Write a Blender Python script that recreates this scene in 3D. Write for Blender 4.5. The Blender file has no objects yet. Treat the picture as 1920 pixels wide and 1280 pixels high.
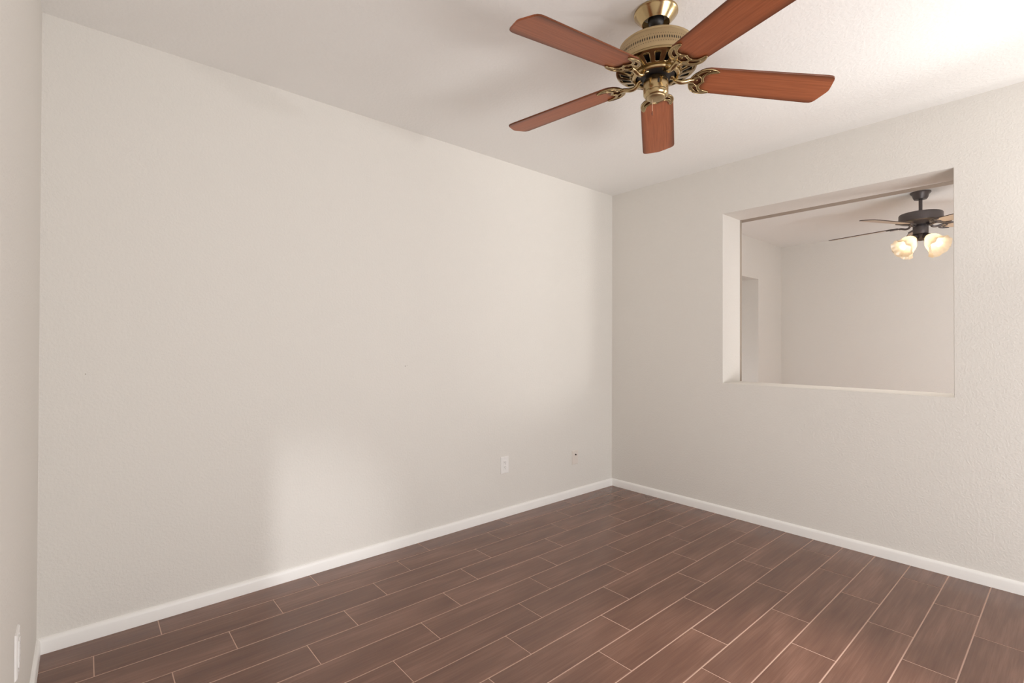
import bpy, bmesh, math, random
from mathutils import Vector, Matrix
C = bpy.context.scene.collection
SC = bpy.context.scene
PI = math.pi
random.seed(4)

# ------------------------------------------------------------------ camera
cam = bpy.data.cameras.new('camera')
cam.sensor_width = 36.0
cam.lens = 36.0 * 925.8 / 1920.0
cam.clip_start = 0.01
cam_ob = bpy.data.objects.new('camera', cam)
C.objects.link(cam_ob)
cr = Vector((0.75463, -0.65614, 0.0031046)).normalized()
cf = Vector((0.656116, 0.754631, 0.0065536)).normalized()
cu = cr.cross(cf).normalized()
m = Matrix((cr, cu, -cf)).transposed().to_4x4()
m.translation = Vector((-3.37424, -2.59368, 1.17889))
cam_ob.matrix_world = m
SC.camera = cam_ob

# ------------------------------------------------------------------ view, world, lights
SC.view_settings.view_transform = 'Standard'
SC.view_settings.look = 'None'
SC.view_settings.exposure = 0.09
SC.view_settings.gamma = 1.0
SC.view_settings.use_curve_mapping = False
SC.cycles.use_denoising = True
SC.cycles.max_bounces = 10
SC.cycles.diffuse_bounces = 6
SC.cycles.sample_clamp_indirect = 8.0

world = bpy.data.worlds.new('daylight')
SC.world = world
world.use_nodes = True
wb = world.node_tree.nodes['Background']
wb.inputs['Color'].default_value = (0.86, 0.93, 1.0, 1)
wb.inputs['Strength'].default_value = 0.15


def light(name, kind, loc, power, color, target=None, **kw):
    d = bpy.data.lights.new(name, kind)
    d.energy = power
    d.color = color
    for k, v in kw.items():
        setattr(d, k, v)
    o = bpy.data.objects.new(name, d)
    C.objects.link(o)
    o.location = loc
    if target is not None:
        o.rotation_euler = (Vector(target) - Vector(loc)).to_track_quat('-Z', 'Y').to_euler()
    return o


# flash near the right hand wall, added low ceiling fill, and flash bounce
light('flash_lamp', 'SPOT', (-0.25, -2.95, 1.78), 31.0, (1.0, 0.98, 0.96), (-2.30, -0.80, 2.35),
      shadow_soft_size=0.04, spot_size=1.60, spot_blend=1.0)
light('ceiling_fill', 'SPOT', (-0.25, -2.95, 1.20), 13.5, (1.0, 0.98, 0.95), (-1.60, -1.20, 2.44),
      shadow_soft_size=0.25, spot_size=1.7, spot_blend=1.0)
light('flash_bounce', 'AREA', (-0.38, -2.90, 1.72), 1.7, (1.0, 0.98, 0.95), (-0.22, -2.70, 2.44),
      shape='RECTANGLE', size=0.5, size_y=0.5)
# two added fills, low behind the camera, that brighten the ceiling
light('rear_fill_near', 'AREA', (-1.95, -4.25, 0.50), 46.0, (1.0, 0.99, 0.98), (-1.40, -1.00, 2.44),
      shape='RECTANGLE', size=1.8, size_y=0.8)
light('rear_fill_far', 'AREA', (-1.70, -5.40, 0.30), 45.0, (1.0, 0.99, 0.98), (-1.70, -2.00, 2.44),
      shape='RECTANGLE', size=2.9, size_y=1.2)
# unseen spots for the bright patches on the long wall, cut by wall ends
light('shaft_right', 'SPOT', (0.12, -4.80, 1.90), 115.0, (1.0, 0.97, 0.92), (-0.95, 0.0, 2.0),
      shadow_soft_size=0.045, spot_size=0.62, spot_blend=0.5)
light('shaft_left', 'SPOT', (-3.20, -6.50, 1.00), 310.0, (1.0, 0.99, 0.99), (-2.60, 0.0, 0.10),
      shadow_soft_size=0.03, spot_size=0.23, spot_blend=1.0)
# added fill for the room beyond the opening
light('next_room_fill', 'AREA', (0.42, -3.30, 1.00), 46.0, (0.95, 0.98, 1.0), (3.30, -2.5, 1.9),
      shape='RECTANGLE', size=1.3, size_y=1.0)

# light of the next room's fan lamps that falls through the opening onto the floor
light('fan_lamp_beam', 'SPOT', (1.62, -1.74, 1.96), 45.0, (1.0, 0.92, 0.82), (-1.90, -1.75, 0.0),
      shadow_soft_size=0.09, spot_size=0.9, spot_blend=0.8)
# added warm spot for a bright floor patch in front of the opening
light('floor_patch_spot', 'SPOT', (-0.25, -2.95, 1.78), 150.0, (1.0, 0.94, 0.90), (-1.52, -1.86, 0.0),
      shadow_soft_size=0.05, spot_size=0.50, spot_blend=1.0)
# added cool fill in the next room's doorway recess, lighting its jamb
light('doorway_fill', 'AREA', (1.83, 0.07, 0.70), 1.5, (0.90, 0.94, 1.0), (2.7, 0.07, 0.80),
      shape='RECTANGLE', size=0.24, size_y=1.1)

# ------------------------------------------------------------------ node helpers


def new_mat(name):
    mt = bpy.data.materials.new(name)
    mt.use_nodes = True
    nt = mt.node_tree
    return mt, nt, nt.nodes['Principled BSDF'], nt.nodes['Material Output']


def nd(nt, kind, **kw):
    n = nt.nodes.new(kind)
    for k, v in kw.items():
        setattr(n, k, v)
    return n


def lk(nt, a, b):
    nt.links.new(a, b)


def simple(name, col, rough=0.5, metal=0.0, spec=0.5, coat=0.0):
    mt, nt, b, o = new_mat(name)
    b.inputs['Base Color'].default_value = (*col, 1)
    b.inputs['Roughness'].default_value = rough
    b.inputs['Metallic'].default_value = metal
    b.inputs['Specular IOR Level'].default_value = spec
    b.inputs['Coat Weight'].default_value = coat
    return mt


def plaster(name, col, scale, dist, rough=0.75):
    mt, nt, b, o = new_mat(name)
    tc = nd(nt, 'ShaderNodeTexCoord')
    n1 = nd(nt, 'ShaderNodeTexNoise')
    n1.inputs['Scale'].default_value = scale
    n1.inputs['Detail'].default_value = 3
    n1.inputs['Roughness'].default_value = 0.55
    lk(nt, tc.outputs['Object'], n1.inputs['Vector'])
    n2 = nd(nt, 'ShaderNodeTexNoise')
    n2.inputs['Scale'].default_value = 1.3
    n2.inputs['Detail'].default_value = 2
    lk(nt, tc.outputs['Object'], n2.inputs['Vector'])
    mx = nd(nt, 'ShaderNodeMix', data_type='RGBA')
    mx.inputs['A'].default_value = (*[c * 0.985 for c in col], 1)
    mx.inputs['B'].default_value = (*[min(1, c * 1.015) for c in col], 1)
    lk(nt, n2.outputs['Fac'], mx.inputs['Factor'])
    lk(nt, mx.outputs['Result'], b.inputs['Base Color'])
    rp = nd(nt, 'ShaderNodeMapRange')
    rp.inputs['From Min'].default_value = 0.42
    rp.inputs['From Max'].default_value = 0.62
    lk(nt, n1.outputs['Fac'], rp.inputs['Value'])
    bp = nd(nt, 'ShaderNodeBump')
    bp.inputs['Strength'].default_value = 0.5
    bp.inputs['Distance'].default_value = dist
    lk(nt, rp.outputs['Result'], bp.inputs['Height'])
    lk(nt, bp.outputs['Normal'], b.inputs['Normal'])
    b.inputs['Roughness'].default_value = rough
    b.inputs['Specular IOR Level'].default_value = 0.3
    return mt


def metal(name, col, rough, stretch=True, var=0.25):
    mt, nt, b, o = new_mat(name)
    tc = nd(nt, 'ShaderNodeTexCoord')
    n1 = nd(nt, 'ShaderNodeTexNoise')
    n1.inputs['Scale'].default_value = 60
    n1.inputs['Detail'].default_value = 2
    mp = nd(nt, 'ShaderNodeMapping')
    mp.inputs['Scale'].default_value = (1, 1, 14) if stretch else (1, 1, 1)
    lk(nt, tc.outputs['Object'], mp.inputs['Vector'])
    lk(nt, mp.outputs['Vector'], n1.inputs['Vector'])
    mx = nd(nt, 'ShaderNodeMix', data_type='RGBA')
    mx.inputs['A'].default_value = (*[c * (1 - var) for c in col], 1)
    mx.inputs['B'].default_value = (*col, 1)
    lk(nt, n1.outputs['Fac'], mx.inputs['Factor'])
    lk(nt, mx.outputs['Result'], b.inputs['Base Color'])
    mr = nd(nt, 'ShaderNodeMapRange')
    mr.inputs['To Min'].default_value = rough * 0.75
    mr.inputs['To Max'].default_value = rough * 1.3
    lk(nt, n1.outputs['Fac'], mr.inputs['Value'])
    lk(nt, mr.outputs['Result'], b.inputs['Roughness'])
    b.inputs['Metallic'].default_value = 1.0
    return mt


def wood_blade(name, dark, light_, edge, rough=0.38, root=False):
    """grain runs along local x; the long edges carry a darker stain (local y in metres)"""
    mt, nt, b, o = new_mat(name)
    uv = nd(nt, 'ShaderNodeUVMap')
    mp = nd(nt, 'ShaderNodeMapping')
    mp.inputs['Scale'].default_value = (2.2, 75, 1)
    lk(nt, uv.outputs['UV'], mp.inputs['Vector'])
    n1 = nd(nt, 'ShaderNodeTexNoise')
    n1.inputs['Scale'].default_value = 2.6
    n1.inputs['Detail'].default_value = 5
    n1.inputs['Roughness'].default_value = 0.6
    n1.inputs['Distortion'].default_value = 0.4
    lk(nt, mp.outputs['Vector'], n1.inputs['Vector'])
    mx = nd(nt, 'ShaderNodeMix', data_type='RGBA')
    mx.inputs['A'].default_value = (*dark, 1)
    mx.inputs['B'].default_value = (*light_, 1)
    mr = nd(nt, 'ShaderNodeMapRange')
    mr.inputs['From Min'].default_value = 0.3
    mr.inputs['From Max'].default_value = 0.7
    lk(nt, n1.outputs['Fac'], mr.inputs['Value'])
    lk(nt, mr.outputs['Result'], mx.inputs['Factor'])
    sx = nd(nt, 'ShaderNodeSeparateXYZ')
    lk(nt, uv.outputs['UV'], sx.inputs['Vector'])
    ab = nd(nt, 'ShaderNodeMath', operation='ABSOLUTE')
    lk(nt, sx.outputs['Y'], ab.inputs[0])
    er = nd(nt, 'ShaderNodeMapRange')
    er.interpolation_type = 'SMOOTHSTEP'
    er.inputs['From Min'].default_value = 0.045
    er.inputs['From Max'].default_value = 0.074
    er.inputs['To Max'].default_value = 0.7
    lk(nt, ab.outputs[0], er.inputs['Value'])
    fac = er.outputs['Result']
    if root:                                   # stain at the root deepened to paint in shade under the blade iron
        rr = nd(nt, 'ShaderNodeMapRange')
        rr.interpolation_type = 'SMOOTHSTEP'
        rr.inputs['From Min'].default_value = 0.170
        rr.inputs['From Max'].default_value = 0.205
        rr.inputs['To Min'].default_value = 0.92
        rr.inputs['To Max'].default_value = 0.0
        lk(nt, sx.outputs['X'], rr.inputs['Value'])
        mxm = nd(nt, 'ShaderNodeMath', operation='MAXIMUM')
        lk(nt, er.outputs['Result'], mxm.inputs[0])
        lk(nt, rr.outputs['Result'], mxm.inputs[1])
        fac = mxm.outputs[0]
    m2 = nd(nt, 'ShaderNodeMix', data_type='RGBA')
    m2.inputs['B'].default_value = (*edge, 1)
    lk(nt, fac, m2.inputs['Factor'])
    lk(nt, mx.outputs['Result'], m2.inputs['A'])
    lk(nt, m2.outputs['Result'], b.inputs['Base Color'])
    b.inputs['Roughness'].default_value = rough
    b.inputs['Specular IOR Level'].default_value = 0.3
    return mt


def tile_material():
    mt, nt, b, o = new_mat('wood_look_tile')
    uv = nd(nt, 'ShaderNodeUVMap')
    at = nd(nt, 'ShaderNodeAttribute', attribute_name='tile_tone')
    cx = nd(nt, 'ShaderNodeCombineXYZ')
    ml = nd(nt, 'ShaderNodeMath', operation='MULTIPLY')
    ml.inputs[1].default_value = 37.0
    lk(nt, at.outputs['Fac'], ml.inputs[0])
    lk(nt, ml.outputs[0], cx.inputs['Z'])

    def streak(sx, sy, detail, rough, dist):
        mp = nd(nt, 'ShaderNodeMapping')
        mp.inputs['Scale'].default_value = (sx, sy, 1)
        ad = nd(nt, 'ShaderNodeVectorMath', operation='ADD')
        lk(nt, uv.outputs['UV'], mp.inputs['Vector'])
        lk(nt, mp.outputs['Vector'], ad.inputs[0])
        lk(nt, cx.outputs['Vector'], ad.inputs[1])
        n = nd(nt, 'ShaderNodeTexNoise')
        n.inputs['Scale'].default_value = 1.0
        n.inputs['Detail'].default_value = detail
        n.inputs['Roughness'].default_value = rough
        n.inputs['Distortion'].default_value = dist
        lk(nt, ad.outputs['Vector'], n.inputs['Vector'])
        s_ = nd(nt, 'ShaderNodeMath', operation='SUBTRACT')
        s_.inputs[1].default_value = 0.5
        lk(nt, n.outputs['Fac'], s_.inputs[0])
        return s_.outputs[0]

    cloud = streak(2.2, 11.0, 2.0, 0.5, 0.0)
    grain = streak(4.0, 85.0, 2.0, 0.5, 0.0)
    fine = streak(9.0, 260.0, 1.0, 0.5, 0.0)
    acc = None
    for src, wgt in ((cloud, 0.95), (grain, 0.50), (fine, 0.30)):
        q = nd(nt, 'ShaderNodeMath', operation='MULTIPLY_ADD')
        q.inputs[1].default_value = wgt
        q.inputs[2].default_value = 0.5
        lk(nt, src, q.inputs[0])
        if acc is not None:
            lk(nt, acc, q.inputs[2])
        acc = q.outputs[0]
    sb2 = nd(nt, 'ShaderNodeMath', operation='SUBTRACT')
    sb2.inputs[1].default_value = 0.5
    lk(nt, at.outputs['Fac'], sb2.inputs[0])
    tn = nd(nt, 'ShaderNodeMath', operation='MULTIPLY_ADD')
    tn.inputs[1].default_value = 0.06
    lk(nt, sb2.outputs[0], tn.inputs[0])
    lk(nt, acc, tn.inputs[2])
    rp = nd(nt, 'ShaderNodeValToRGB')
    e = rp.color_ramp.elements
    e[0].position = 0.02
    e[0].color = (0.098, 0.042, 0.028, 1)
    e[1].position = 0.88
    e[1].color = (0.270, 0.140, 0.098, 1)
    k = rp.color_ramp.elements.new(0.5)
    k.color = (0.172, 0.082, 0.054, 1)
    lk(nt, tn.outputs[0], rp.inputs['Fac'])
    lk(nt, rp.outputs['Color'], b.inputs['Base Color'])
    mr = nd(nt, 'ShaderNodeMapRange')
    mr.inputs['To Min'].default_value = 0.17
    mr.inputs['To Max'].default_value = 0.29
    lk(nt, acc, mr.inputs['Value'])
    lk(nt, mr.outputs['Result'], b.inputs['Roughness'])
    b.inputs['Specular IOR Level'].default_value = 0.6
    return mt


M = {}
M['wall'] = plaster('painted_wall', (0.77, 0.745, 0.705), 95, 0.0012)
M['ceiling'] = plaster('painted_ceiling', (0.88, 0.87, 0.85), 70, 0.0009)
M['trim'] = simple('white_trim_paint', (0.93, 0.92, 0.90), 0.35)
M['grout'] = simple('grout', (0.58, 0.39, 0.31), 0.85)
M['tile'] = tile_material()
M['plate'] = simple('white_plastic', (0.88, 0.865, 0.85), 0.35)
M['hole'] = simple('dark_recess', (0.02, 0.015, 0.012), 0.7)
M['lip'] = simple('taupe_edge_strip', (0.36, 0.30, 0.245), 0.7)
M['brass'] = metal('antique_brass', (0.56, 0.42, 0.225), 0.21)
M['brass_mesh'] = metal('satin_brass', (0.56, 0.425, 0.245), 0.38)
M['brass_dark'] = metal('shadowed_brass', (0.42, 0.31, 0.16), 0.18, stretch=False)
M['black'] = simple('black_rubber', (0.015, 0.012, 0.012), 0.45)
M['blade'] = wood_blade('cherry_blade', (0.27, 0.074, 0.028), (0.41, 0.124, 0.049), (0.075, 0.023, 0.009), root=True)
M['chain'] = simple('chain_brass', (0.75, 0.55, 0.40), 0.3, metal=0.6)
M['pewter'] = simple('pewter_metal', (0.13, 0.115, 0.115), 0.42, metal=0.75)
M['blade_edge'] = simple('dark_blade_edge', (0.07, 0.045, 0.035), 0.5)
M['pale_blade'] = wood_blade('pale_blade', (0.50, 0.38, 0.28), (0.60, 0.48, 0.37), (0.20, 0.13, 0.09))


def shade_glass():
    mt = bpy.data.materials.new('frosted_amber_glass')
    mt.use_nodes = True
    nt = mt.node_tree
    nt.nodes.clear()
    out = nd(nt, 'ShaderNodeOutputMaterial')
    tr = nd(nt, 'ShaderNodeBsdfTranslucent')
    tr.inputs['Color'].default_value = (0.95, 0.80, 0.58, 1)
    df = nd(nt, 'ShaderNodeBsdfDiffuse')
    df.inputs['Color'].default_value = (0.85, 0.76, 0.62, 1)
    gl = nd(nt, 'ShaderNodeBsdfGlossy')
    gl.inputs['Roughness'].default_value = 0.25
    a = nd(nt, 'ShaderNodeMixShader')
    a.inputs[0].default_value = 0.50
    lk(nt, tr.outputs[0], a.inputs[1])
    lk(nt, df.outputs[0], a.inputs[2])
    c = nd(nt, 'ShaderNodeMixShader')
    c.inputs[0].default_value = 0.05
    lk(nt, a.outputs[0], c.inputs[1])
    lk(nt, gl.outputs[0], c.inputs[2])
    lk(nt, c.outputs[0], out.inputs['Surface'])
    return mt


M['glass'] = shade_glass()
mt, nt, b, o = new_mat('lit_bulb')
b.inputs['Base Color'].default_value = (1, 0.95, 0.85, 1)
b.inputs['Emission Color'].default_value = (1.0, 0.86, 0.62, 1)
b.inputs['Emission Strength'].default_value = 3.0
M['bulb'] = mt

# ------------------------------------------------------------------ mesh helpers


def link_mesh(name, bm, mats, parent=None, smooth=None, loc=None):
    me = bpy.data.meshes.new(name)
    bmesh.ops.recalc_face_normals(bm, faces=bm.faces[:])
    bm.to_mesh(me)
    bm.free()
    for x in (mats if isinstance(mats, (list, tuple)) else [mats]):
        me.materials.append(x)
    if smooth is not None:
        for p in me.polygons:
            p.use_smooth = True
        try:
            me.set_sharp_from_angle(angle=math.radians(smooth))
        except Exception:
            pass
    ob = bpy.data.objects.new(name, me)
    C.objects.link(ob)
    if parent is not None:
        ob.parent = parent
    if loc is not None:
        ob.location = loc
    return ob


def tag(o, label=None, cat=None, group=None, kind=None):
    if label:
        o['label'] = label
    if cat:
        o['category'] = cat
    if group:
        o['group'] = group
    if kind:
        o['kind'] = kind
    return o


def empty(name, loc, label, cat, group=None):
    o = bpy.data.objects.new(name, None)
    o.empty_display_size = 0.1
    C.objects.link(o)
    o.location = loc
    return tag(o, label, cat, group)


def box(bm, lo, hi, mi=0):
    x0, y0, z0 = lo
    x1, y1, z1 = hi
    v = [bm.verts.new(c) for c in ((x0, y0, z0), (x1, y0, z0), (x1, y1, z0), (x0, y1, z0),
                                   (x0, y0, z1), (x1, y0, z1), (x1, y1, z1), (x0, y1, z1))]
    fs = [(0, 3, 2, 1), (4, 5, 6, 7), (0, 1, 5, 4), (1, 2, 6, 5), (2, 3, 7, 6), (3, 0, 4, 7)]
    out = []
    for f in fs:
        q = bm.faces.new([v[i] for i in f])
        q.material_index = mi
        out.append(q)
    return out


def rbox(bm, lo, hi, r, seg=2, mi=0):
    b2 = bmesh.new()
    box(b2, lo, hi, mi)
    bmesh.ops.bevel(b2, geom=b2.edges[:], offset=r, segments=seg, profile=0.5, affect='EDGES')
    for f in b2.faces:
        f.material_index = mi
    merge(bm, b2)


def merge(bm, b2, mat=None):
    mp = {}
    for v in b2.verts:
        mp[v] = bm.verts.new(mat @ v.co if mat is not None else v.co)
    for f in b2.faces:
        q = bm.faces.new([mp[v] for v in f.verts])
        q.material_index = f.material_index
        q.smooth = f.smooth
    b2.free()


def lathe(bm, prof, n=64, mi=0, cap0=False, cap1=False, cx=0.0, cy=0.0):
    rings = []
    for r, z in prof:
        if r < 1e-6:
            rings.append([bm.verts.new((cx, cy, z))])
        else:
            rings.append([bm.verts.new((cx + r * math.cos(2 * PI * i / n), cy + r * math.sin(2 * PI * i / n), z)) for i in range(n)])
    for a, b_ in zip(rings, rings[1:]):
        for i in range(n):
            j = (i + 1) % n
            if len(a) == 1 and len(b_) == 1:
                continue
            if len(a) == 1:
                f = bm.faces.new((a[0], b_[i], b_[j]))
            elif len(b_) == 1:
                f = bm.faces.new((a[i], b_[0], a[j]))
            else:
                f = bm.faces.new((a[i], b_[i], b_[j], a[j]))
            f.material_index = mi
    if cap0:
        bm.faces.new(rings[0]).material_index = mi
    if cap1:
        bm.faces.new(rings[-1]).material_index = mi
    return rings


def sweep(bm, pts, rx, ry, n=12, mi=0, side=Vector((0, 1, 0))):
    """elliptic tube along pts; side = direction of the rx half axis"""
    pts = [Vector(p) for p in pts]
    rings = []
    for i, p in enumerate(pts):
        t = (pts[min(i + 1, len(pts) - 1)] - pts[max(i - 1, 0)]).normalized()
        s = (side - t * side.dot(t)).normalized()
        u = t.cross(s)
        a = rx[i] if isinstance(rx, (list, tuple)) else rx
        b_ = ry[i] if isinstance(ry, (list, tuple)) else ry
        rings.append([bm.verts.new(p + s * (a * math.cos(2 * PI * k / n)) + u * (b_ * math.sin(2 * PI * k / n))) for k in range(n)])
    for a, b_ in zip(rings, rings[1:]):
        for k in range(n):
            j = (k + 1) % n
            bm.faces.new((a[k], a[j], b_[j], b_[k])).material_index = mi
    bm.faces.new(rings[0]).material_index = mi
    bm.faces.new(rings[-1]).material_index = mi


def smooth_path(pts, n=6):
    """Catmull-Rom through pts"""
    P = [Vector(p) for p in pts]
    P = [P[0] * 2 - P[1]] + P + [P[-1] * 2 - P[-2]]
    out = []
    for i in range(1, len(P) - 2):
        a, b_, c, d = P[i - 1:i + 3]
        for k in range(n):
            t = k / n
            out.append(0.5 * ((2 * b_) + (c - a) * t + (2 * a - 5 * b_ + 4 * c - d) * t * t + (3 * b_ - a - 3 * c + d) * t ** 3))
    out.append(P[-2])
    return out


def sphere(bm, c, r, n=12, mi=0, sz=1.0):
    prof = [(r * math.sin(PI * k / n), c[2] + sz * r * math.cos(PI * k / n)) for k in range(n + 1)]
    prof[0] = (0, prof[0][1])
    prof[-1] = (0, prof[-1][1])
    lathe(bm, prof, max(12, n), mi, cx=c[0], cy=c[1])


def curve_plate(outlines, extrude, bevel):
    """flat plate with holes and rounded rims, as a bmesh (lies in local xy, centred on z=0)"""
    cu_ = bpy.data.curves.new('outline', 'CURVE')
    cu_.dimensions = '2D'
    cu_.fill_mode = 'BOTH'
    cu_.extrude = extrude
    cu_.bevel_depth = bevel
    cu_.bevel_resolution = 2
    for pts in outlines:
        s = cu_.splines.new('POLY')
        s.points.add(len(pts) - 1)
        for q, (x, y) in zip(s.points, pts):
            q.co = (x, y, 0, 1)
        s.use_cyclic_u = True
    ob = bpy.data.objects.new('outline', cu_)
    C.objects.link(ob)
    dg = bpy.context.evaluated_depsgraph_get()
    me = bpy.data.meshes.new_from_object(ob.evaluated_get(dg))
    bm = bmesh.new()
    bm.from_mesh(me)
    bpy.data.objects.remove(ob)
    bpy.data.curves.remove(cu_)
    bpy.data.meshes.remove(me)
    bmesh.ops.remove_doubles(bm, verts=bm.verts[:], dist=1e-6)
    return bm


def closed_smooth(pts, n=4):
    k = len(pts)
    P = [Vector((x, y)) for x, y in pts]
    out = []
    for i in range(k):
        a, b_, c, d = P[i - 1], P[i], P[(i + 1) % k], P[(i + 2) % k]
        for j in range(n):
            t = j / n
            q = 0.5 * ((2 * b_) + (c - a) * t + (2 * a - 5 * b_ + 4 * c - d) * t * t + (3 * b_ - a - 3 * c + d) * t ** 3)
            out.append((q.x, q.y))
    return out


# ------------------------------------------------------------------ the setting
H = 2.44
WX = -3.499          # face of the left wall
OY0, OY1, OZ0, OZ1, OTH = -0.958, -2.169, 0.9163, 2.0969, 0.267   # pass-through opening in the right wall
REAR = -4.40
REND = -3.30         # unseen wall end set to cut the right shaft; the rooms join behind
FX, FY = 3.386, -0.079   # far corner of the next room


def structure(name, bm, mats, label, cat, smooth=None):
    o = link_mesh(name, bm, mats, smooth=smooth)
    return tag(o, label, cat, kind='structure')


# floor: grout bed with individually laid planks (one mesh)
def vx(v):
    return -2.493 + 0.2098 * v - 0.00022 * v * v


def vy(k):
    return 0.00345 - 0.1510864 * k - 0.00019025 * k * k


bm = bmesh.new()
box(bm, (WX - 0.1, -5.3, -0.06), (FX + 0.1, 0.62, -0.0007), 0)
uvl = bm.loops.layers.uv.new('UVMap')
tone = bm.faces.layers.float.new('tile_tone')
G = 0.0021
for r in range(0, 30):
    y1 = vy(r) - G
    y0 = vy(r + 1) + G
    if r == 0:
        y1 = 0.0
    if y0 < REAR:
        break
    v = -9 - ((-9 + r) % 3)
    while True:
        x0, x1 = vx(v) + 0.0015, vx(v + 3) - 0.0015
        v += 3
        if x1 < WX:
            continue
        if x0 > 0:
            break
        x0c, x1c = max(x0, WX), min(x1, 0.0)
        if x1c - x0c < 0.02:
            continue
        z = 0.0004 * (random.random() - 0.5)
        bv = 0.0016
        t = random.random()
        top = [(x0c + bv, y0 + bv), (x1c - bv, y0 + bv), (x1c - bv, y1 - bv), (x0c + bv, y1 - bv)]
        low = [(x0c, y0), (x1c, y0), (x1c, y1), (x0c, y1)]
        vt = [bm.verts.new((a, b_, z)) for a, b_ in top]
        vl = [bm.verts.new((a, b_, z - 0.0007)) for a, b_ in low]
        vb = [bm.verts.new((a, b_, -0.003)) for a, b_ in low]
        fs = [vt]
        for i in range(4):
            j = (i + 1) % 4
            fs.append([vt[i], vl[i], vl[j], vt[j]])
            fs.append([vl[i], vb[i], vb[j], vl[j]])
        du, dv = random.random() * 5, random.random() * 5
        for fv in fs:
            f = bm.faces.new(fv)
            f.material_index = 1
            f[tone] = t
            for lp in f.loops:
                lp[uvl].uv = (lp.vert.co.x - x0 + du, lp.vert.co.y - y0 + dv)
structure('floor', bm, [M['grout'], M['tile']], 'brown wood-look plank tile floor with pale grout lines', 'floor')

# ceiling over both rooms
bm = bmesh.new()
box(bm, (WX - 0.1, -5.3, H), (FX + 0.1, 0.62, H + 0.1))
structure('ceiling', bm, M['ceiling'], 'flat off-white textured ceiling above the wooden fan', 'ceiling')

# big wall on the left of the corner, with two small nail marks
bm = bmesh.new()
box(bm, (WX - 0.1, 0.0, 0.0), (0.0, 0.1, H), 0)
for x, z, r in ((-3.365, 1.057, 0.0022), (-1.947, 1.052, 0.0030), (-1.935, 1.054, 0.0016)):
    vs = [bm.verts.new((x + r * math.cos(a), -0.0002, z + r * 0.8 * math.sin(a))) for a in [2 * PI * i / 8 for i in range(8)]]
    bm.faces.new(vs).material_index = 1
M['nail_mark'] = simple('nail_mark', (0.30, 0.26, 0.22), 0.8)
structure('wall_back', bm, [M['wall'], M['nail_mark']], 'long blank beige wall running from the left edge to the corner', 'wall')

# wall with the pass-through
bm = bmesh.new()
b2 = bmesh.new()
ys = [REND, OY1, OY0, 0.1]
zs = [0.0, OZ0, OZ1, H]
gv = {}
for s, x in ((0, 0.0), (1, OTH)):
    for i, y in enumerate(ys):
        for j, z in enumerate(zs):
            gv[s, i, j] = b2.verts.new((x, y, z))
for i in range(3):
    for j in range(3):
        if i == 1 and j == 1:
            continue
        b2.faces.new((gv[0, i, j], gv[0, i, j + 1], gv[0, i + 1, j + 1], gv[0, i + 1, j]))
        b2.faces.new((gv[1, i, j], gv[1, i + 1, j], gv[1, i + 1, j + 1], gv[1, i, j + 1]))
rim = [(1, 1), (2, 1), (2, 2), (1, 2)]
rim_edges = []
for (a, b_), (c, d) in zip(rim, rim[1:] + rim[:1]):
    b2.faces.new((gv[0, a, b_], gv[0, c, d], gv[1, c, d], gv[1, a, b_]))
    rim_edges.append(b2.edges.get((gv[0, a, b_], gv[0, c, d])))
    rim_edges.append(b2.edges.get((gv[1, a, b_], gv[1, c, d])))
out_ = [(0, 0), (1, 0), (2, 0), (3, 0), (3, 1), (3, 2), (3, 3), (2, 3), (1, 3), (0, 3), (0, 2), (0, 1)]
for (a, b_), (c, d) in zip(out_, out_[1:] + out_[:1]):
    b2.faces.new((gv[0, a, b_], gv[1, a, b_], gv[1, c, d], gv[0, c, d]))
bmesh.ops.bevel(b2, geom=rim_edges, offset=0.004, segments=3, profile=0.5, affect='EDGES')
merge(bm, b2)
structure('wall_right', bm, M['wall'], 'beige wall right of the corner with a rectangular pass-through opening', 'wall', smooth=30)

# darker edge strip on the far side of the opening (head and left jamb)
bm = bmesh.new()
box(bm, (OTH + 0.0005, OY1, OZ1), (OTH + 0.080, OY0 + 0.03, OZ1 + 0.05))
structure('edge_strip_1', bm, M['lip'], 'narrow taupe strip along the far edge of the opening head', 'trim')
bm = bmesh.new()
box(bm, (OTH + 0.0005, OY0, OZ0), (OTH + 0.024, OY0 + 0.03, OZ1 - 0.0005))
structure('edge_strip_2', bm, M['lip'], 'narrow taupe strip along the far edge of the opening jamb', 'trim')

# left wall, seen at a grazing angle
bm = bmesh.new()
box(bm, (WX - 0.1, REAR, 0.0), (WX, 0.0, H))
structure('wall_left', bm, M['wall'], 'beige side wall at the left edge of the photo', 'wall')

# rear wall behind the camera; added opening, left jamb set to cut the left shaft
bm = bmesh.new()
for lo, hi in (((WX, REAR - 0.1, 0), (-3.035, REAR, H)), ((-0.2, REAR - 0.1, 0), (-0.0005, REAR, H)),
               ((-3.035, REAR - 0.1, 2.3), (-0.2, REAR, H))):
    box(bm, lo, hi)
structure('wall_rear', bm, M['wall'], 'beige wall behind the viewer with an added wide opening', 'wall')

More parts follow.
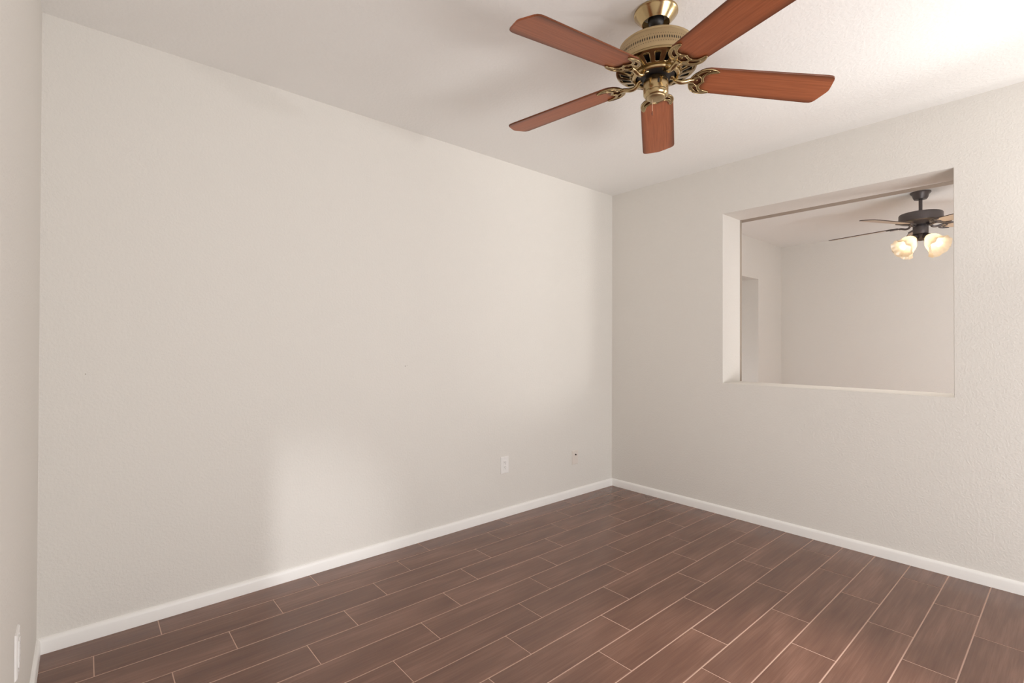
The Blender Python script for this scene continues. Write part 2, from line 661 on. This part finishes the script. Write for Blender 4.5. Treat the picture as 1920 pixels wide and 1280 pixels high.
# next room: far wall, side wall with a doorway, rear wall
bm = bmesh.new()
box(bm, (FX, -5.2, 0), (FX + 0.1, FY, H))
structure('wall_far', bm, M['wall'], 'plain far wall of the next room seen through the opening', 'wall')
bm = bmesh.new()
DX0, DX1, DZ, DT = 1.80, 2.704, 1.970, 0.30
box(bm, (OTH + 0.0005, FY, 0), (DX0, FY + DT, H))
box(bm, (DX1, FY, 0), (FX + 0.1, FY + DT, H))
box(bm, (DX0, FY, DZ), (DX1, FY + DT, H))
box(bm, (DX0, FY + DT, 0), (DX1, FY + DT + 0.1, DZ))
structure('wall_side', bm, M['wall'], 'side wall of the next room with a deep doorway recess', 'wall')
bm = bmesh.new()
box(bm, (OTH + 0.0005, -5.2, 0), (FX, -5.1, H))
structure('wall_end', bm, M['wall'], 'end wall of the next room out of view', 'wall')

# baseboards
BPROF = [(0.0, 0.0), (0.012, 0.0), (0.012, 0.044), (0.0105, 0.051), (0.007, 0.0565), (0.003, 0.0595), (0.0, 0.0600)]


def baseboard(name, label, a, b_, nrm, m0, m1):
    """runs from a to b along the wall; nrm points into the room; mitre at each end (+1 shortens with depth)"""
    bm = bmesh.new()
    a, b_, nrm = Vector((*a, 0)), Vector((*b_, 0)), Vector((*nrm, 0))
    t = (b_ - a).normalized()
    ra = [bm.verts.new(a + nrm * d + t * (d * m0) + Vector((0, 0, z))) for d, z in BPROF]
    rb = [bm.verts.new(b_ + nrm * d - t * (d * m1) + Vector((0, 0, z))) for d, z in BPROF]
    n = len(BPROF)
    for i in range(n):
        j = (i + 1) % n
        bm.faces.new((ra[i], ra[j], rb[j], rb[i]))
    bm.faces.new(ra)
    bm.faces.new(rb)
    structure(name, bm, M['trim'], label, 'baseboard', smooth=40)


baseboard('baseboard_back', 'white baseboard along the long blank wall', (WX, 0), (0, 0), (0, -1), 1, 1)
baseboard('baseboard_right', 'white baseboard under the wall with the opening', (0, 0), (0, REND), (-1, 0), 1, 0)
baseboard('baseboard_left', 'white baseboard at the foot of the left side wall', (WX, REAR), (WX, 0), (1, 0), 0, 1)

# ------------------------------------------------------------------ wall plates
# local frame: plate in xz plane, facing -y, centre at origin


def plate_bm(w, h, t=0.0062):
    b2 = bmesh.new()
    fr = [(-w / 2 + 0.0045, -h / 2 + 0.0045), (w / 2 - 0.0045, -h / 2 + 0.0045), (w / 2 - 0.0045, h / 2 - 0.0045), (-w / 2 + 0.0045, h / 2 - 0.0045)]
    md = [(-w / 2 + 0.001, -h / 2 + 0.001), (w / 2 - 0.001, -h / 2 + 0.001), (w / 2 - 0.001, h / 2 - 0.001), (-w / 2 + 0.001, h / 2 - 0.001)]
    bk = [(-w / 2, -h / 2), (w / 2, -h / 2), (w / 2, h / 2), (-w / 2, h / 2)]
    A = [b2.verts.new((x, -t, z)) for x, z in fr]
    B = [b2.verts.new((x, -t * 0.6, z)) for x, z in md]
    D = [b2.verts.new((x, -0.0003, z)) for x, z in bk]
    b2.faces.new(A)
    for P, Q in ((A, B), (B, D)):
        for i in range(4):
            j = (i + 1) % 4
            b2.faces.new((P[i], Q[i], Q[j], P[j]))
    b2.faces.new(D)
    return b2


def screw_bm(z, t=0.0062):
    b2 = bmesh.new()
    n = 12
    f = [b2.verts.new((0.0032 * math.cos(2 * PI * i / n), -t - 0.0008, z + 0.0032 * math.sin(2 * PI * i / n))) for i in range(n)]
    k = [b2.verts.new((0.0036 * math.cos(2 * PI * i / n), -t, z + 0.0036 * math.sin(2 * PI * i / n))) for i in range(n)]
    b2.faces.new(f)
    for i in range(n):
        j = (i + 1) % n
        b2.faces.new((f[i], k[i], k[j], f[j]))
    return b2


def slot(bm, x, z, w, h, y, mi=1):
    v = [bm.verts.new((x + a * w / 2, y, z + c * h / 2)) for a, c in ((-1, -1), (1, -1), (1, 1), (-1, 1))]
    bm.faces.new(v).material_index = mi


def disc(bm, x, z, r, y, mi=1, n=12):
    v = [bm.verts.new((x + r * math.cos(2 * PI * i / n), y, z + r * math.sin(2 * PI * i / n))) for i in range(n)]
    bm.faces.new(v).material_index = mi


def make_outlet(loc, rz, label, group=None):
    root = empty('wall_outlet', loc, label, 'outlet', group)
    root.rotation_euler = (0, 0, rz)
    link_mesh('cover_plate', plate_bm(0.070, 0.116), M['plate'], root, smooth=25)
    bm = bmesh.new()
    rbox(bm, (-0.0165, -0.0082, -0.0335), (0.0165, -0.0055, 0.0335), 0.0008, 1, 0)
    for zc in (0.0165, -0.0165):
        for x in (-0.0062, 0.0062):
            slot(bm, x, zc + 0.004, 0.0022, 0.0085 if x < 0 else 0.0070, -0.00835)
        disc(bm, 0.0, zc - 0.0075, 0.0026, -0.00835)
    link_mesh('receptacle', bm, [M['plate'], M['hole']], root)
    for z in (0.048, -0.048):
        link_mesh('screw', screw_bm(z), M['plate'], root, smooth=30)
    return root


make_outlet((-1.1845, 0.0, 0.3540), 0, 'white power outlet low on the long wall, with two sets of slots')
make_outlet((WX, -0.800, 0.385), PI / 2, 'white power outlet on the side wall at the lower left edge')

root = empty('cable_plate', (-0.4645, 0.0, 0.3015), 'small blank-looking beige cable plate with one dark jack near the corner', 'wall plate')
M['beige_plate'] = simple('beige_plate', (0.76, 0.70, 0.65), 0.4)
link_mesh('cover_plate', plate_bm(0.068, 0.108), M['beige_plate'], root, smooth=25)
bm = bmesh.new()
b2 = bmesh.new()
lathe(b2, [(0.0055, 0.0), (0.0055, 0.003), (0.0042, 0.003), (0.0042, 0.010), (0.0, 0.010)], 16)
merge(bm, b2, Matrix.Translation((0, -0.006, 0.022)) @ Matrix.Rotation(PI / 2, 4, 'X'))
M['jack'] = simple('dark_jack', (0.10, 0.08, 0.075), 0.4, metal=0.6)
link_mesh('cable_jack', bm, M['jack'], root, smooth=30)
for z in (0.042, -0.042):
    link_mesh('screw', screw_bm(z), M['beige_plate'], root, smooth=30)

# ------------------------------------------------------------------ brass ceiling fan
FC = Vector((-1.7427, -1.5427, H))
fan = empty('ceiling_fan', FC, 'large brass ceiling fan with five reddish cherry-wood blades', 'ceiling fan')


def fz(z):
    return z - H


def lpart(name, prof, mat, parent, n=72, smooth=32, cap0=False, cap1=False):
    bm = bmesh.new()
    lathe(bm, [(r, fz(z)) for r, z in prof], n, 0, cap0, cap1)
    return link_mesh(name, bm, mat, parent, smooth=smooth)


# canopy: flared cup open at the bottom
lpart('canopy', [(0.0775, 2.4397), (0.0805, 2.438), (0.0805, 2.431), (0.0775, 2.428), (0.0755, 2.424), (0.0535, 2.399),
                 (0.0515, 2.3965), (0.0495, 2.397), (0.0485, 2.400), (0.062, 2.418), (0.060, 2.437)], M['brass'], fan)
bm = bmesh.new()
sphere(bm, (0, 0, fz(2.408)), 0.030, 16)
link_mesh('hanger_ball', bm, M['black'], fan, smooth=60)
bm = bmesh.new()
lathe(bm, [(0.0125, fz(2.40)), (0.0125, fz(2.312))], 24)
lathe(bm, [(0.0125, fz(2.345)), (0.021, fz(2.343)), (0.024, fz(2.330)), (0.030, fz(2.312))], 32)
link_mesh('downrod', bm, M['brass'], fan, smooth=40)

# motor housing: perforated drum
bm = bmesh.new()
drum = [(0.0, 2.3135), (0.060, 2.3135), (0.112, 2.3120), (0.131, 2.3085), (0.1365, 2.3040), (0.1368, 2.3000), (0.1355, 2.2975), (0.1362, 2.2955), (0.1385, 2.2880), (0.1425, 2.2500), (0.1440, 2.2330), (0.1425, 2.2290), (0.1400, 2.2280), (0.0, 2.2280)]
lathe(bm, [(r, fz(z)) for r, z in drum], 96, 0)


def drum_r(z):
    for (r0, z0), (r1, z1) in zip(drum, drum[1:]):
        if z1 <= z <= z0 and z0 - z1 > 1e-6:
            return r0 + (r1 - r0) * (z0 - z) / (z0 - z1)
    return 0.14


NP = 104
for i in range(NP):
    th = 2 * PI * i / NP
    for zc, hz, hwid in ((2.2620, 0.0062, 0.0019), (2.2760, 0.0013, 0.0011), (2.2480, 0.0013, 0.0012)):
        t0 = th + (PI / NP if hz < 0.003 else 0)
        vs = []
        for k in range(8):
            a = 2 * PI * k / 8
            z = zc + hz * math.sin(a)
            r = drum_r(z) + 0.00035
            tt = t0 + hwid * math.cos(a) / r
            vs.append(bm.verts.new((r * math.cos(tt), r * math.sin(tt), fz(z))))
        bm.faces.new(vs).material_index = 1
link_mesh('motor_housing', bm, [M['brass_mesh'], M['hole']], fan, smooth=35)

# vented bottom bowl: real slots cut between ribs
bm = bmesh.new()
NS = 20
radii = [(0.1435, 2.2285), (0.1465, 2.2250), (0.1460, 2.2205), (0.1410, 2.2180), (0.1300, 2.2145), (0.0960, 2.2035), (0.0860, 2.1990)]
angs = []
for s in range(NS):
    base = 2 * PI * s / NS
    for f in (-0.5, -0.36, -0.24, -0.12, 0.0, 0.12, 0.24, 0.36):
        angs.append((base + f * 2 * PI / NS, f))
grid = [[bm.verts.new((r * math.cos(a), r * math.sin(a), fz(z))) for a, f in angs] for r, z in radii]
na = len(angs)
for ri in range(len(radii) - 1):
    for ai in range(na):
        aj = (ai + 1) % na
        fm = angs[ai][1]
        if ri == 4 and -0.25 < fm < 0.23:
            continue
        bm.faces.new((grid[ri][ai], grid[ri][aj], grid[ri + 1][aj], grid[ri + 1][ai]))
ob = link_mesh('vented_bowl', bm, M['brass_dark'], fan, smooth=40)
md = ob.modifiers.new('solid', 'SOLIDIFY')
md.thickness = 0.003
md.offset = 0
bm = bmesh.new()
lathe(bm, [(0.137, fz(2.2270)), (0.137, fz(2.2215)), (0.10, fz(2.2200)), (0.06, fz(2.2130)), (0.0, fz(2.2130))], 48)
link_mesh('motor_core', bm, M['black'], fan, smooth=30)
lpart('collar_ring', [(0.0860, 2.1990), (0.0875, 2.1945), (0.0850, 2.1890), (0.0800, 2.1870), (0.0750, 2.1885), (0.0730, 2.1950), (0.0730, 2.2060)], M['brass'], fan)
lpart('flywheel', [(0.0700, 2.2120), (0.0700, 2.1960), (0.0670, 2.1930), (0.0300, 2.1920), (0.0300, 2.1900)], M['black'], fan)

# switch housing under the flywheel
lpart('switch_housing', [(0.0270, 2.2000), (0.0280, 2.1925), (0.0330, 2.1905), (0.0405, 2.1850), (0.0448, 2.1760), (0.0462, 2.1650),
                         (0.0462, 2.1370), (0.0455, 2.1352), (0.0462, 2.1335), (0.0458, 2.1270), (0.0410, 2.1190), (0.0380, 2.1165),
                         (0.0355, 2.1165), (0.0350, 2.1178)], M['brass'], fan)
lpart('end_cap', [(0.0350, 2.1178), (0.0340, 2.1150), (0.0300, 2.1118), (0.0220, 2.1095), (0.0100, 2.1085), (0.0, 2.1083)], M['brass_mesh'], fan)
# reverse switch on the camera side of the housing
tocam = Vector((-3.374 - FC.x, -2.594 - FC.y, 0)).normalized()
tang = Vector((-tocam.y, tocam.x, 0))
bm = bmesh.new()
b2 = bmesh.new()
rbox(b2, (-0.0035, -0.0015, -0.0075), (0.0035, 0.0030, 0.0075), 0.0008, 1)
rm = Matrix((tang, tocam, Vector((0, 0, 1)))).transposed().to_4x4()
rm.translation = tocam * 0.0455 + tang * 0.010 + Vector((0, 0, fz(2.158)))
merge(bm, b2, rm)
link_mesh('reverse_switch', bm, M['black'], fan)
# pull chain with knob
cx_, cy_ = (Vector((-0.755, 0.656, 0)) * 0.0135)[:2]
bm = bmesh.new()
k = 0
z = 2.112
while z > 2.064:
    sphere(bm, (cx_, cy_, fz(z)), 0.0012, 6)
    z -= 0.0022
chain = link_mesh('pull_chain', bm, M['chain'], fan, smooth=60)
bm = bmesh.new()
lathe(bm, [(0.0, fz(2.0640)), (0.0016, fz(2.0635)), (0.0030, fz(2.0560)), (0.0022, fz(2.0490)), (0.0, fz(2.0470))], 12, cx=cx_, cy=cy_)
M['knob'] = simple('wooden_knob', (0.20, 0.07, 0.035), 0.4)
link_mesh('pull_knob', bm, M['knob'], chain, smooth=60)


# blades
def blade_outline():
    half = [(0.137, 0.0), (0.1385, 0.016), (0.144, 0.034), (0.154, 0.050), (0.168, 0.0605), (0.185, 0.0655), (0.22, 0.0665),
            (0.40, 0.0710), (0.615, 0.0760), (0.630, 0.0745), (0.6395, 0.0685), (0.6450, 0.058), (0.6530, 0.030), (0.6590, 0.008), (0.6600, 0.0)]
    return half + [(u, -w) for u, w in reversed(half[1:-1])]


def blade_bm(outline, t=0.006, rim=0):
    bm = bmesh.new()
    uvl = bm.loops.layers.uv.new('UVMap')
    n = len(outline)
    inset = 0.0012
    c = Vector((0.4, 0.0))
    rings = []
    for z, k in ((-t / 2, inset), (-t / 2 + inset, 0), (t / 2 - inset, 0), (t / 2, inset)):
        ring = []
        for i, (u, w) in enumerate(outline):
            a = Vector(outline[i - 1])
            b_ = Vector(outline[(i + 1) % n])
            d = (b_ - a).normalized()
            nr = Vector((-d.y, d.x))
            if nr.dot(c - Vector((u, w))) < 0:
                nr = -nr
            ring.append(bm.verts.new((u + nr.x * k, w + nr.y * k, z)))
        rings.append(ring)
    for a, b_ in zip(rings, rings[1:]):
        for i in range(n):
            j = (i + 1) % n
            bm.faces.new((a[i], a[j], b_[j], b_[i])).material_index = rim
    # caps as strips across the width
    h = n // 2
    for ring in (rings[0], rings[-1]):
        for i in range(h):
            p, q = i, i + 1
            pm, qm = (-i) % n, (-(i + 1)) % n
            vs = []
            for idx in (p, q, qm, pm):
                if ring[idx] not in vs:
                    vs.append(ring[idx])
            bm.faces.new(vs)
    for f in bm.faces:
        for lp in f.loops:
            lp[uvl].uv = (lp.vert.co.x, lp.vert.co.y)
    return bm


def mir(half):
    return half + [(u, -w) for u, w in reversed(half) if abs(w) > 1e-9]


def iron_outlines():
    outer = smooth_path([Vector((u, w, 0)) for u, w in ((0.1285, 0.0), (0.1300, 0.016), (0.1365, 0.034), (0.1480, 0.050), (0.1640, 0.0610), (0.1820, 0.0655), (0.2020, 0.0635), (0.2180, 0.0575))], 4)
    tip = [Vector((0.2200, 0.0545, 0)), Vector((0.2185, 0.0515, 0))]
    inner = smooth_path([Vector((u, w, 0)) for u, w in ((0.2150, 0.0500), (0.2000, 0.0475), (0.1865, 0.0425), (0.1770, 0.0340), (0.1740, 0.0235), (0.1770, 0.0120), (0.1840, 0.0))], 4)
    half = [(v.x, v.y) for v in outer + tip + inner]
    half[0] = (half[0][0], 0.0)
    half[-1] = (half[-1][0], 0.0)
    full = half + [(u, -w) for u, w in reversed(half[1:-1])]
    hole = closed_smooth([(0.1420, 0.0), (0.1480, 0.0120), (0.1580, 0.0200), (0.1660, 0.0195), (0.1690, 0.0120), (0.1740, 0.0),
                          (0.1690, -0.0120), (0.1660, -0.0195), (0.1580, -0.0200), (0.1480, -0.0120)])
    s1 = closed_smooth([(0.1500, 0.0310), (0.1560, 0.0420), (0.1680, 0.0520), (0.1860, 0.0560), (0.1760, 0.0450), (0.1680, 0.0340), (0.1640, 0.0265), (0.1560, 0.0262)])
    s2 = [(u, -w) for u, w in reversed(s1)]
    return [full, hole, s1, s2]


IRON = iron_outlines()


def iron_bm(dz, arm_in, arm_z):
    """blade iron: scalloped plate below the blade plus the arm that reaches the flywheel"""
    bm = curve_plate(IRON, 0.0008, 0.0014)
    for v in bm.verts:
        v.co.z += dz
    for f in bm.faces:
        f.material_index = 1
    # raised bead along every outline, as on a cast iron bracket
    for pts in IRON:
        b2 = bmesh.new()
        n = len(pts)
        k = 8
        rings = []
        for i in range(n):
            p = Vector((pts[i][0], pts[i][1], dz - 0.0016))
            t = (Vector((*pts[(i + 1) % n], 0)) - Vector((*pts[i - 1], 0))).normalized()
            s_ = Vector((-t.y, t.x, 0))
            rings.append([b2.verts.new(p + s_ * (0.0017 * math.cos(2 * PI * j / k)) + Vector((0, 0, 0.0017 * math.sin(2 * PI * j / k)))) for j in range(k)])
        for i in range(n):
            a, c = rings[i], rings[(i + 1) % n]
            for j in range(k):
                b2.faces.new((a[j], a[(j + 1) % k], c[(j + 1) % k], c[j]))
        merge(bm, b2)
    b2 = bmesh.new()
    pts = smooth_path([(0.1420, 0, dz - 0.0010), (0.1300, 0, dz - 0.0020), (0.1180, 0, dz - 0.0055), (0.1040, 0, dz - 0.0100), (0.0900, 0, dz - 0.0105), (0.0780, 0, dz - 0.0060),
                       (0.0680, 0, dz + (arm_z - dz) * 0.6), (arm_in, 0, arm_z)], 5)
    n = len(pts)
    sweep(b2, pts, [0.0098 + 0.0020 * abs(2 * i / (n - 1) - 1) ** 2 for i in range(n)], 0.0078, 12)
    merge(bm, b2)
    b2 = bmesh.new()
    sphere(b2, (0.1330, 0, dz - 0.0035), 0.0085, 10, sz=0.6)
    merge(bm, b2)
    return bm


OUT = blade_outline()
ZH, DROOP, PITCH, PHASE = 2.1972, 0.06877, 0.17245, -0.70471
NT = Vector((0.00472, 0.01137))
blade_me = iron_me = screw_me = None


def blade_frame(th, zh, droop, pitch, ntilt=Vector((0, 0))):
    er = Vector((math.cos(th), math.sin(th), 0))
    et = Vector((-math.sin(th), math.cos(th), 0))
    x = Vector((er.x * math.cos(droop), er.y * math.cos(droop), -math.sin(droop)))
    y = et * math.cos(pitch) + Vector((0, 0, -math.sin(pitch)))
    x = (x + Vector((0, 0, ntilt.x * x.x + ntilt.y * x.y))).normalized()
    y = y + Vector((0, 0, ntilt.x * y.x + ntilt.y * y.y))
    y = (y - x * y.dot(x)).normalized()
    z = x.cross(y)
    mm = Matrix((x, y, z)).transposed().to_4x4()
    mm.translation = Vector((0, 0, fz(zh)))
    return mm


for k in range(5):
    th = PHASE + k * 2 * PI / 5
    if blade_me is None:
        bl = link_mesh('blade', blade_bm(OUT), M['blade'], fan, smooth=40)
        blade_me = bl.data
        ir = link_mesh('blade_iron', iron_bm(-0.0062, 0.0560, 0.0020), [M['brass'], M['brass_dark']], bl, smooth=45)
        iron_me = ir.data
        b2 = bmesh.new()
        sphere(b2, (0.1560, 0.0, -0.0032), 0.0042, 10, sz=0.7)
        sc_ = link_mesh('screw', b2, M['brass'], bl, smooth=60)
        screw_me = sc_.data
    else:
        bl = bpy.data.objects.new('blade', blade_me)
        C.objects.link(bl)
        bl.parent = fan
        for nm, me in (('blade_iron', iron_me), ('screw', screw_me)):
            q = bpy.data.objects.new(nm, me)
            C.objects.link(q)
            q.parent = bl
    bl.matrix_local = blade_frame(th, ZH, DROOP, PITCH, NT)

# ------------------------------------------------------------------ dark ceiling fan with lamps, beyond the opening
F2 = Vector((1.801, -1.740, H))
fan2 = empty('ceiling_fan', F2, 'dark pewter ceiling fan with lit glass lamp shades, seen through the opening', 'ceiling fan')
lpart('canopy', [(0.050, 2.4397), (0.068, 2.4390), (0.069, 2.432), (0.066, 2.428), (0.055, 2.415), (0.049, 2.392), (0.042, 2.380), (0.0, 2.378)], M['pewter'], fan2, 40)
lpart('downrod', [(0.0125, 2.385), (0.0125, 2.285), (0.019, 2.283), (0.022, 2.262)], M['pewter'], fan2, 24)
lpart('motor_housing', [(0.0, 2.268), (0.125, 2.266), (0.139, 2.262), (0.144, 2.254), (0.145, 2.205), (0.144, 2.196), (0.138, 2.192), (0.120, 2.189), (0.095, 2.180), (0.068, 2.172), (0.0, 2.172)], M['pewter'], fan2, 64)
lpart('switch_housing', [(0.040, 2.178), (0.042, 2.164), (0.049, 2.160), (0.051, 2.154), (0.051, 2.104), (0.048, 2.096), (0.038, 2.090), (0.038, 2.070), (0.034, 2.056), (0.026, 2.046), (0.014, 2.040), (0.0, 2.039)], M['pewter'], fan2, 48)

half2 = [(0.150, 0.0), (0.152, 0.030), (0.165, 0.048), (0.20, 0.056), (0.60, 0.066), (0.645, 0.058), (0.660, 0.035), (0.663, 0.0)]
OUT2 = half2 + [(u, -w) for u, w in reversed(half2[1:-1])]
b_me = i_me = None
for k in range(5):
    th = math.radians(87.5 + 72 * k)
    if b_me is None:
        bl = link_mesh('blade', blade_bm(OUT2, 0.006, 1), [M['pale_blade'], M['blade_edge']], fan2, smooth=40)
        b_me = bl.data
        ir = link_mesh('blade_bracket', iron_bm(-0.0062, 0.0700, 0.0060), [M['pewter'], M['pewter']], bl, smooth=45)
        i_me = ir.data
    else:
        bl = bpy.data.objects.new('blade', b_me)
        C.objects.link(bl)
        bl.parent = fan2
        q = bpy.data.objects.new('blade_bracket', i_me)
        C.objects.link(q)
        q.parent = bl
    bl.matrix_local = blade_frame(th, 2.172, 0.035, 0.16)


def shade_bm():
    """bell-shaped glass with a ruffled mouth, axis along -z from the neck at the origin"""
    bm = bmesh.new()
    n = 48
    prof = [(r * 1.1, z * 1.12) for r, z in [(0.022, 0.0), (0.026, -0.006), (0.036, -0.020), (0.046, -0.038), (0.051, -0.058), (0.052, -0.078), (0.055, -0.098), (0.063, -0.116), (0.074, -0.130)]]
    rings = []
    for i, (r, z) in enumerate(prof):
        w = max(0, (i - 4) / 4.0)
        rings.append([bm.verts.new(((r + 0.005 * w * math.cos(8 * a)) * math.cos(a), (r + 0.005 * w * math.cos(8 * a)) * math.sin(a), z + 0.006 * w * math.cos(8 * a)))
                      for a in [2 * PI * q / n for q in range(n)]])
    for a, b_ in zip(rings, rings[1:]):
        for q in range(n):
            j = (q + 1) % n
            bm.faces.new((a[q], b_[q], b_[j], a[j]))
    return bm


s_me = bu_me = so_me = None
RIGHT = math.radians(9.4 - 90)
for k in range(4):
    az = RIGHT + PI / 4 + k * PI / 2
    d = Vector((math.cos(az), math.sin(az), 0))
    ax = (d * math.sin(math.radians(50)) + Vector((0, 0, -math.cos(math.radians(50))))).normalized()
    sd = Vector((-math.sin(az), math.cos(az), 0))
    zz = -ax
    mm = Matrix((sd.cross(zz) * -1.0, sd, zz)).transposed().to_4x4()
    if mm.determinant() < 0:
        mm = Matrix((sd.cross(zz), sd, zz)).transposed().to_4x4()
    mm.translation = d * 0.062 + Vector((0, 0, fz(2.062)))
    if s_me is None:
        bm = bmesh.new()
        lathe(bm, [(0.0, 0.034), (0.014, 0.034), (0.020, 0.026), (0.026, 0.016), (0.029, 0.004), (0.029, -0.008), (0.025, -0.010)], 24)
        so = link_mesh('lamp_socket', bm, M['pewter'], fan2, smooth=40)
        so_me = so.data
        sh = link_mesh('lamp_shade', shade_bm(), M['glass'], so, smooth=60)
        s_me = sh.data
        bm = bmesh.new()
        lathe(bm, [(0.0, -0.006), (0.012, -0.008), (0.014, -0.020), (0.019, -0.030), (0.020, -0.038), (0.016, -0.046), (0.008, -0.051), (0.0, -0.052)], 16)
        bu = link_mesh('light_bulb', bm, M['bulb'], so, smooth=60)
        bu_me = bu.data
    else:
        so = bpy.data.objects.new('lamp_socket', so_me)
        C.objects.link(so)
        so.parent = fan2
        for nm, me in (('lamp_shade', s_me), ('light_bulb', bu_me)):
            q = bpy.data.objects.new(nm, me)
            C.objects.link(q)
            q.parent = so
    so.matrix_local = mm
    pt = light('lamp_glow', 'POINT', F2 + mm @ Vector((0, 0, -0.066)), 0.27, (1.0, 0.90, 0.74), shadow_soft_size=0.015)
